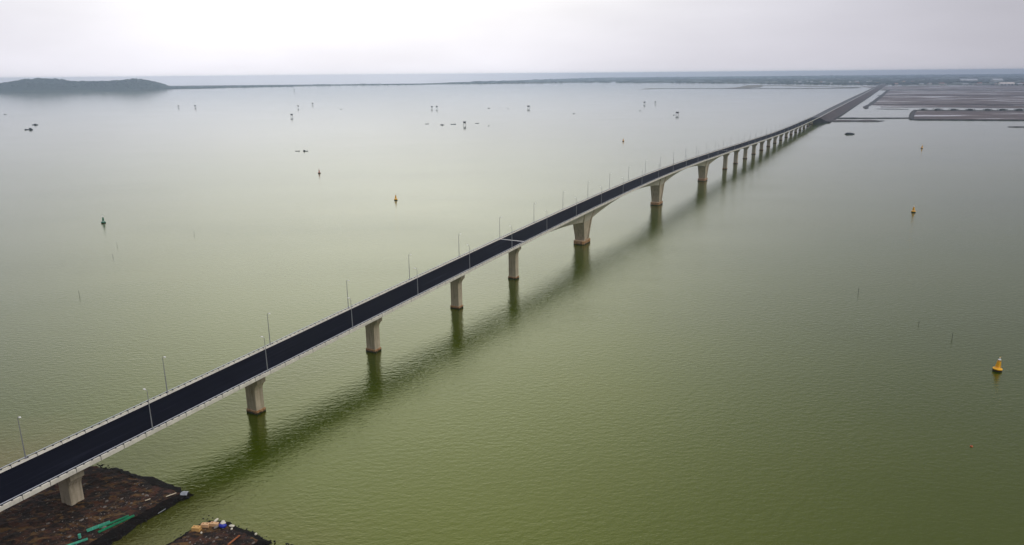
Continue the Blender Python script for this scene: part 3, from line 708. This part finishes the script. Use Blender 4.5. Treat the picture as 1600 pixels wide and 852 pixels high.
# ------------------------------------------------------------------ boats
G_B = 'small fishing boats scattered over the bay'
def boat(x, y, L_, rz, label, cabin=0.0, cab_at=0.2, fill='boat_cabin', beam=0.26, mast=0.0):
    o = thing('fishing_boat', label, 'boat', (x, y, 0), rz, G_B)
    st_ = [(-.50, .55, .75), (-.35, .9, .60), (0, 1.0, .50), (.25, .85, .60), (.42, .40, .85), (.5, .04, 1.1)]
    hb = L_ * beam / 2; hh = L_ * .11; rg = []
    for u, w_, q in st_:
        rg.append([(u * L_, -hb * w_, hh * q * 1.25), (u * L_, -hb * w_ * .75, hh * .1), (u * L_ * .96, 0, -hh * .5), (u * L_, hb * w_ * .75, hh * .1), (u * L_, hb * w_, hh * q * 1.25), (u * L_, hb * w_ * .85, hh * q * 1.25), (u * L_, hb * w_ * .6, hh * .45), (u * L_, -hb * w_ * .6, hh * .45), (u * L_, -hb * w_ * .85, hh * q * 1.25)])
    MB().loft(rg).build('hull', 'boat_hull', o)
    if cabin:
        cb = MB().box((-cab_at * L_, 0, hh * .5 + cabin / 2), (L_ * .30, hb * 1.35, cabin), top=(.92, .92)).build('cabin', fill, o)
        MB().box((-cab_at * L_, 0, hh * .5 + cabin + .08), (L_ * .36, hb * 1.6, .14)).build('roof', 'tarp_grey', cb)
        MB().box((-cab_at * L_, 0, hh * .5 + cabin * .62), (L_ * .303, hb * 1.0, cabin * .25)).build('window', 'window_dark', cb)
    if mast: MB().tube((L_ * .1, 0, hh * .4), (L_ * .1, 0, mast), .08, .05, 6).build('mast', 'bamboo', o)
    MB().box((L_ * .15, 0, hh * .62), (L_ * .05, hb * 1.55, .10)).box((-L_ * .42, 0, hh * .66), (L_ * .05, hb * 1.3, .10)).build('thwart', 'bamboo', o)
    return o
boat(-1024, 1591, 16, .15 + math.pi, 'long dark boat with a grey cabin near the left edge, front one of two', 2.6, .22)
boat(-1113, 1756, 13, .05, 'broad dark boat without mast behind the long one near the left edge', 1.8, -.02, 'boat_hull', .34)
boat(-310, 1079, 6.4, 0, 'low black boat, left one of two close together in the left middle', 0, beam=.32)
boat(-298, 1078, 7.0, math.pi, 'black boat with a hump at its left end, right one of two close together', 1.2, .25 - .5, 'boat_hull', .34)
boat(-149, 1626, 8.5, .1, 'dark boat with a canopy, second from left in the row of boats', 1.5, .0, 'boat_hull', .34)
boat(-126, 1644, 11, -.1, 'long low boat between the canopied boat and the large hut', 0)
boat(-186, 1663, 8, .0, 'low boat at the left end of the row of boats', 0)
boat(-1539, 2293, 8, .2, 'tiny boat at the far left picture edge', 1.0)
boat(-69, 2410, 8, .2, 'tiny far boat, left of two specks beyond the row of boats', 0.8)
boat(-7, 2354, 5, .9, 'tiny far boat, right of two specks beyond the row of boats', 0.8)
boat(172, 2036, 7, .3, 'tiny boat right of the lone far hut', 0.6)
boat(-75, 1669, 8, .0, 'faint low boat just right of the large hut', 0, fill='boat_cabin')
boat(-46, 1582, 4, .5, 'smallest boat at the right end of the row', 0.6)
boat(372, 2160, 6, .5, 'tiny boat left of the hut with a boat alongside', 0.8)
boat(419, 1925, 5.5, .5, 'little boat moored against a stilt hut', 0.9)
boat(-548, 2437, 6, .1, 'tiny boat between the round hut and the pair of huts', 0.7)
# the dark moored barge near the far abutment
o = thing('barge', 'black barge with low canopies moored near the far bridge end', 'barge', (586, 1290, 0), math.pi - .12)
rg = []
for u, w_, q in ((-.5, .35, 1.0), (-.42, .8, .8), (-.2, 1, .7), (.15, 1, .7), (.38, .75, .85), (.5, .12, 1.3)):
    rg.append([(u * 16, -3.4 * w_, 1.1 * q), (u * 16, -3.0 * w_, -.4), (u * 16, 3.0 * w_, -.4), (u * 16, 3.4 * w_, 1.1 * q)])
MB().loft(rg).build('hull', 'boat_hull', o)
MB().loft([[(x, -2.3, .9), (x, -2.1, 2.0), (x, 0, 2.7), (x, 2.1, 2.0), (x, 2.3, .9)] for x in (-1.5, 5.6)]).build('canopy', 'boat_hull', o)
MB().box((-3.6, 0, 1.5), (2.6, 3.6, 1.5)).build('cabin', 'tarp_grey', o)
MB().box((-6.2, .2, 1.1), (2.0, 4.2, .5)).build('stern_deck', 'boat_hull', o)

# ------------------------------------------------------------------ mud flats, dikes and sand bars
def sheet(name, pts, z, mat, jit=0.0, step=60):
    P = []
    n = len(pts)
    for i in range(n):
        a, b = pts[i], pts[(i + 1) % n]; L_ = math.hypot(b[0] - a[0], b[1] - a[1]); k = max(1, int(L_ / step))
        for j in range(k):
            u = j / k; x = a[0] + (b[0] - a[0]) * u; y = a[1] + (b[1] - a[1]) * u
            if j: x += jit * noise.noise((x * .01, y * .01, 1.0)); y += jit * noise.noise((x * .01, y * .01, 5.0))
            P.append((x, y, z))
    o = MB().add(P, [tuple(range(len(P)))]).build(name, mat); o['kind'] = 'structure'
    if o.data.polygons[0].normal.z < 0: o.data.flip_normals()
    return o
sheet('mud_flat', [(1100, 2240), (1165, 2439), (1650, 3350), (2060, 4130), (2704, 3950), (3400, 3500), (2700, 2600), (1780, 2000), (1480, 2075), (1280, 2190)], 0.12, 'mud', 40)
sheet('mud_flat', [(893, 1672), (1095, 2030), (1345, 1960), (1900, 1800), (1650, 1450), (1100, 1612)], 0.14, 'mud', 6)
sheet('mud_flat', [(2150, 4330), (2420, 5250), (3300, 5300), (3900, 4800), (3300, 4050), (2720, 4080)], 0.10, 'mud', 60)
def dike(pts, w_, h_, seed=0, name='dike', mat='riprap'):
    P = []
    for (a, b) in zip(pts, pts[1:]):
        L_ = math.hypot(b[0] - a[0], b[1] - a[1]); k = max(1, int(L_ / 14))
        for j in range(k): u = j / k; P.append((a[0] + (b[0] - a[0]) * u, a[1] + (b[1] - a[1]) * u))
    P.append(pts[-1]); rg = []
    for i, p_ in enumerate(P):
        q = P[min(i + 1, len(P) - 1)]; q0 = P[max(i - 1, 0)]
        d_ = Vector((q[0] - q0[0], q[1] - q0[1])).normalized(); nx, ny = -d_.y, d_.x
        k = 1 + .35 * noise.noise((p_[0] * .03, p_[1] * .03, seed)); ww = w_ * k / 2; hh = h_ * (1 + .4 * noise.noise((p_[0] * .05, p_[1] * .05, seed + 4)))
        if i in (0, len(P) - 1): ww *= .35; hh *= .5
        rg.append([(p_[0] - nx * ww, p_[1] - ny * ww, -.4), (p_[0] - nx * ww * .45, p_[1] - ny * ww * .45, hh), (p_[0] + nx * ww * .45, p_[1] + ny * ww * .45, hh), (p_[0] + nx * ww, p_[1] + ny * ww, -.4)])
    o = MB().loft(rg).build(name, mat); o['kind'] = 'structure'; return o
dike([(728, 1738), (820, 1722), (915, 1716), (893, 1672)], 7, 1.6, 1)
dike([(885, 1656), (1098, 1602), (1650, 1462)], 7, 1.8, 2)
dike([(890, 1665), (940, 1760), (1030, 1925), (1098, 2040)], 13, 2.4, 3)
dike([(1103, 2060), (1345, 1985), (1900, 1820)], 6, 1.2, 4)
dike([(1026, 2171), (1080, 2290), (1165, 2439), (1516, 3100), (1806, 3650), (2113, 4234)], 18, 1.6, 5)
dike([(1165, 2439), (1597, 2343), (2300, 2180)], 12, 1.8, 6)
dike([(1420, 2340), (1700, 2120), (1800, 2060)], 7, 1.2, 6)
dike([(2080, 4260), (2704, 3984), (3600, 3650)], 16, 2.2, 7)
dike([(1610, 3320), (2250, 3120), (2900, 2920)], 10, 1.4, 8)
dike([(1045, 2148), (1083, 2132), (1119, 2114)], 6, 1.0, 9)
dike([(945, 1421), (1100, 1392)], 7, 1.3, 10)
dike([(672, 1636), (740, 1634), (790, 1622), (812, 1632)], 32, 1.5, 11, 'jetty', 'riprap')
dike([(690, 1640), (740, 1638), (800, 1628)], 16, 2.4, 12, 'jetty_soil', 'mud')
dike([(1000, 5200), (1200, 5120), (1580, 4900), (1979, 4762), (2245, 4855)], 26, 2.0, 13)
sheet('sand_bar', [(1386, 4990), (1610, 5350), (1761, 5757), (1931, 6143), (1990, 6000), (1830, 5500), (1580, 5010)], 0.9, 'sand_bar', 30)
sheet('sand_bar', [(1931, 6143), (2083, 5660), (2245, 4900), (2290, 4960), (2150, 5800), (2020, 6200)], 0.95, 'sand_bar', 30)
sheet('sand_bar', [(860, 5026), (960, 5040), (1024, 5240), (960, 5260)], 0.9, 'sand_bar', 10)

# mangrove bushes standing on the second dike
bush0 = None; G_M = 'dark mangrove bushes in a row on the dike'
for k in range(14):
    u = k / 13; x = 1125 + (1600 - 1125) * u + random.uniform(-4, 4); y = 2053 + (1905 - 2053) * u
    lab = '%s bush from the left in the row on the mud flat dike' % ORD[k]
    if bush0 is None:
        bush0 = thing('mangrove_bush', lab, 'bush', (x, y, 1.0), 0, G_M)
        mb = MB()
        for _ in range(60): r_ = random.uniform(.7, 1.5); mb.blob((random.gauss(0, 4.0), random.gauss(0, 1.8), 2.0 + random.gauss(0, .7)), (r_, r_, r_ * .8), .35)
        mb.build('foliage', 'bush_leaf', bush0)
        mb = MB()
        for _ in range(8): mb.tube((random.uniform(-5, 5), random.uniform(-1.5, 1.5), -.8), (random.uniform(-5, 5), random.uniform(-1.5, 1.5), 1.8), .14, .08, 5)
        mb.build('stem', 'stake_wood', bush0)
    else: copy_thing(bush0, (x, y, 1.0), random.choice((-.3, 2.84)) + random.uniform(-.1, .1), lab, G_M, random.uniform(.8, 1.25))

# ------------------------------------------------------------------ far shore
XL = XW - 50; YL = Y1 - 50
shore = [(-XL, 8600), (-6400, 8300), (-4238, 7400), (-3400, 7000), (-2608, 7415), (-1924, 8236), (-692, 8440), (300, 8700), (765, 8843), (1271, 9889), (1420, 9700), (1201, 8503), (1949, 7643), (2332, 6871), (2719, 5900), (2940, 5800),
         (3050, 5650), (3330, 5450), (3740, 5150), (5200, 4400), (9000, 3200), (XL, 3000), (XL, YL), (2150, YL), (-1100, 9300), (-XL, 9300)]
o = sheet('far_land', shore, 1.6, 'far_land', 60, 200)
md = o.modifiers.new('thick', 'SOLIDIFY'); md.thickness = 2.5; md.offset = -1
# tree belts: one along the shore and several rows farther inland
mb = MB()
SB = shore[1:21]
for a, b in zip(SB, SB[1:]):
    L_ = math.hypot(b[0] - a[0], b[1] - a[1]); n = int(L_ / 26)
    for j in range(n):
        u = (j + random.random()) / n; x = a[0] + (b[0] - a[0]) * u; y = a[1] + (b[1] - a[1]) * u + random.uniform(40, 130)
        if noise.noise((x * .002, y * .002, 2)) < -.25: continue
        r_ = random.uniform(5, 11); mb.blob((x, y, 2.5 + r_ * .25), (r_ * 1.5, r_, r_ * random.uniform(.35, .75)), .35)
tag(mb.build('treeline', 'tree_leaf'), kind='stuff')
mb = MB()
for _ in range(4200):
    dist = random.uniform(0, 1) ** 1.3; y = 5600 + dist * 12000; x = random.uniform(-.65, .72) * y
    sy = 9000 if x < 1000 else 9000 - (x - 1000) * 1.6 if x < 3000 else 5700
    if y < sy + 150 or (x < -1100 and y > 9150) or (x < 2150 and y > 9200 + (x + 1100) * 2.75): continue
    if noise.noise((x * .0012, y * .0012, 7)) < -.05: continue
    r_ = random.uniform(9, 24); mb.blob((x, y, 4), (r_ * 2.8, r_, r_ * random.uniform(.35, .6)), .35)
tag(mb.build('inland_trees', 'tree_leaf'), kind='stuff')

# island hill on the left: a wooded ridge
prof = [(-4800, 34), (-4666, 38), (-4578, 48), (-4490, 70), (-4403, 88), (-4316, 96), (-4228, 95), (-4141, 86), (-4024, 71), (-3907, 69), (-3732, 65), (-3616, 67), (-3499, 75), (-3412, 86), (-3350, 76), (-3310, 62), (-3275, 30), (-3235, 3)]
mb = MB(); rg = []
for i in range(161):
    x = -4960 + 1820 * i / 160; hh = lin(prof, x)
    row = []
    for j in range(25):
        v = j / 24 * 2 - 1; yb = 6950 + v * 480
        z = hh * max(0, 1 - v * v) ** .75 + 0.2
        z += (9 * noise.noise((x * .02, yb * .02, 3)) + 8 * noise.noise((x * .055, yb * .055, 4)) + 8 * abs(noise.noise((x * .11, yb * .11, 8)))) * min(1, z / 15)
        row.append((x, yb, max(z, -1) if abs(v) < 1 else -1))
    rg.append(row)
o = MB().loft(rg, closed=False).build('hill', 'hill_forest', None, True); o['kind'] = 'structure'
dike([(-5200, 6400), (-4500, 6330), (-3700, 6440), (-3097, 6711), (-2700, 7200)], 70, 3.0, 31, 'island_shore', 'far_land')
mb = MB()
for _ in range(1500):
    i = random.randrange(2, 158); j = random.randrange(2, 15); q = rg[i][j]
    if q[2] < 6: continue
    r_ = random.uniform(5, 9); mb.blob((q[0] + random.uniform(-6, 6), q[1], q[2] + 1), (r_ * 1.3, r_, r_ * random.uniform(.45, .8)), .3)
tag(mb.build('hill_woods', 'hill_forest'), kind='stuff')
# single trees on the ridge
for i, (x, zt_, hh, lab) in enumerate(((-3412, 88, 10, 'tree standing highest on the right end of the island ridge'), (-3616, 70, 8, 'tree standing on the dip of the island ridge'), (-3340, 72, 9, 'tree on the slope at the right end of the island'))):
    o = thing('tree', lab, 'tree', (x, 6950, zt_ - 2), 0, 'trees breaking the island ridge line')
    MB().tube((0, 0, 0), (.5, 0, hh * .6), .6, .3, 6).build('trunk', 'stake_wood', o)
    mb = MB()
    for _ in range(26): r_ = random.uniform(1.2, 2.6); mb.blob((random.gauss(0, 3.5), random.gauss(0, 3), hh * .75 + random.gauss(0, 1.8)), (r_, r_, r_ * .8), .3)
    mb.build('crown', 'tree_leaf', o)

# buildings
def house(x, y, w_, d_, h_, wall, roof, label, group, rz=0.0, flat=False):
    o = thing('building', label, 'building', (x, y, 1.6), rz, group)
    MB().box((0, 0, h_ / 2), (w_, d_, h_)).build('wall', wall, o)
    if flat: MB().box((0, 0, h_ + .35), (w_ + .6, d_ + .6, .7)).build('roof', roof, o)
    else:
        a, b = w_ / 2 + .6, d_ / 2 + .6; r_ = min(w_, d_) * .28
        MB().add([(-a, -b, h_), (a, -b, h_), (a, b, h_), (-a, b, h_), (-a, 0, h_ + r_), (a, 0, h_ + r_)], [(0, 1, 5, 4), (2, 3, 4, 5), (0, 4, 3), (1, 2, 5), (3, 2, 1, 0)]).build('roof', roof, o)
    n = max(2, int(w_ / 5)); mb = MB()
    for k in range(n): mb.box((-w_ / 2 + (k + .5) * w_ / n, -d_ / 2 - .02, h_ * .55), (w_ / n * .45, .12, h_ * .3))
    mb.build('window', 'window_dark', o)
    return o
GT = 'village houses where the causeway meets the land'
def side(i): return ('white', 'ochre')[i % 2]
tiny = 'tiny village house among trees where the causeway road reaches the shore'
for i in range(22):
    x = 2780 + random.uniform(-150, 900); y = 6150 + random.uniform(0, 1500)
    if abs(x - (2780 + (y - 5600) * .53)) < 60: x += 130
    house(x, y, random.uniform(12, 34), random.uniform(10, 16), random.uniform(5, 11), 'wall_white' if i % 3 else 'wall_ochre', ('roof_red', 'roof_grey', 'roof_grey')[i % 3], tiny, GT, random.uniform(-.3, .3), i % 4 == 0)
small = 'tiny pale building in the scattered row along the right shore'
for i in range(20):
    x = 2950 + i * 48 + random.uniform(-25, 25); y = 5560 - (x - 3100) * .62 + random.uniform(60, 420)
    house(x, y, random.uniform(12, 40), random.uniform(10, 18), random.uniform(4, 9), 'wall_white', ('roof_grey', 'roof_red')[i % 2], small, 'pale buildings along the right shore', random.uniform(-.2, .2), i % 3 == 0)
left = 'tiny white building among trees on the far middle shore'
for i in range(12):
    x = -2300 + i * 75 + random.uniform(-20, 20)
    house(x, 8520 + random.uniform(0, 160) - (200 if x < -1900 else 0), random.uniform(30, 80), 24, random.uniform(8, 13), 'wall_white', 'roof_grey', left, 'white buildings on the far shore', 0, True)
for i, (x, y, w_, lab) in enumerate(((4100, 6800, 150, 'long pale warehouse behind the trees at right, left of the big white hall'), (4420, 6900, 90, 'pale warehouse behind the trees at right, nearest the big white hall'))):
    house(x, y, w_, 40, 14, 'wall_white', 'roof_grey', lab, 'pale warehouses inland at right', 0)
# big white hall with an arched roof
o = thing('factory_hall', 'big pale hall with an arched roof on the right shore', 'hall', (3420, 5230, 1.6), -.35)
MB().box((0, 0, 5), (86, 46, 10)).build('wall', 'wall_white', o)
MB().loft([[(x, 24.5 * math.cos(a), 10.02 + 8 * math.sin(a)) for a in [math.pi * k / 10 for k in range(11)]] for x in (-44, 44)]).build('roof', 'roof_factory', o)
mb = MB()
for k in range(4): mb.box((-30 + 20 * k, -23.1, 3.2), (8, .3, 6.4))
mb.build('door', 'window_dark', o)
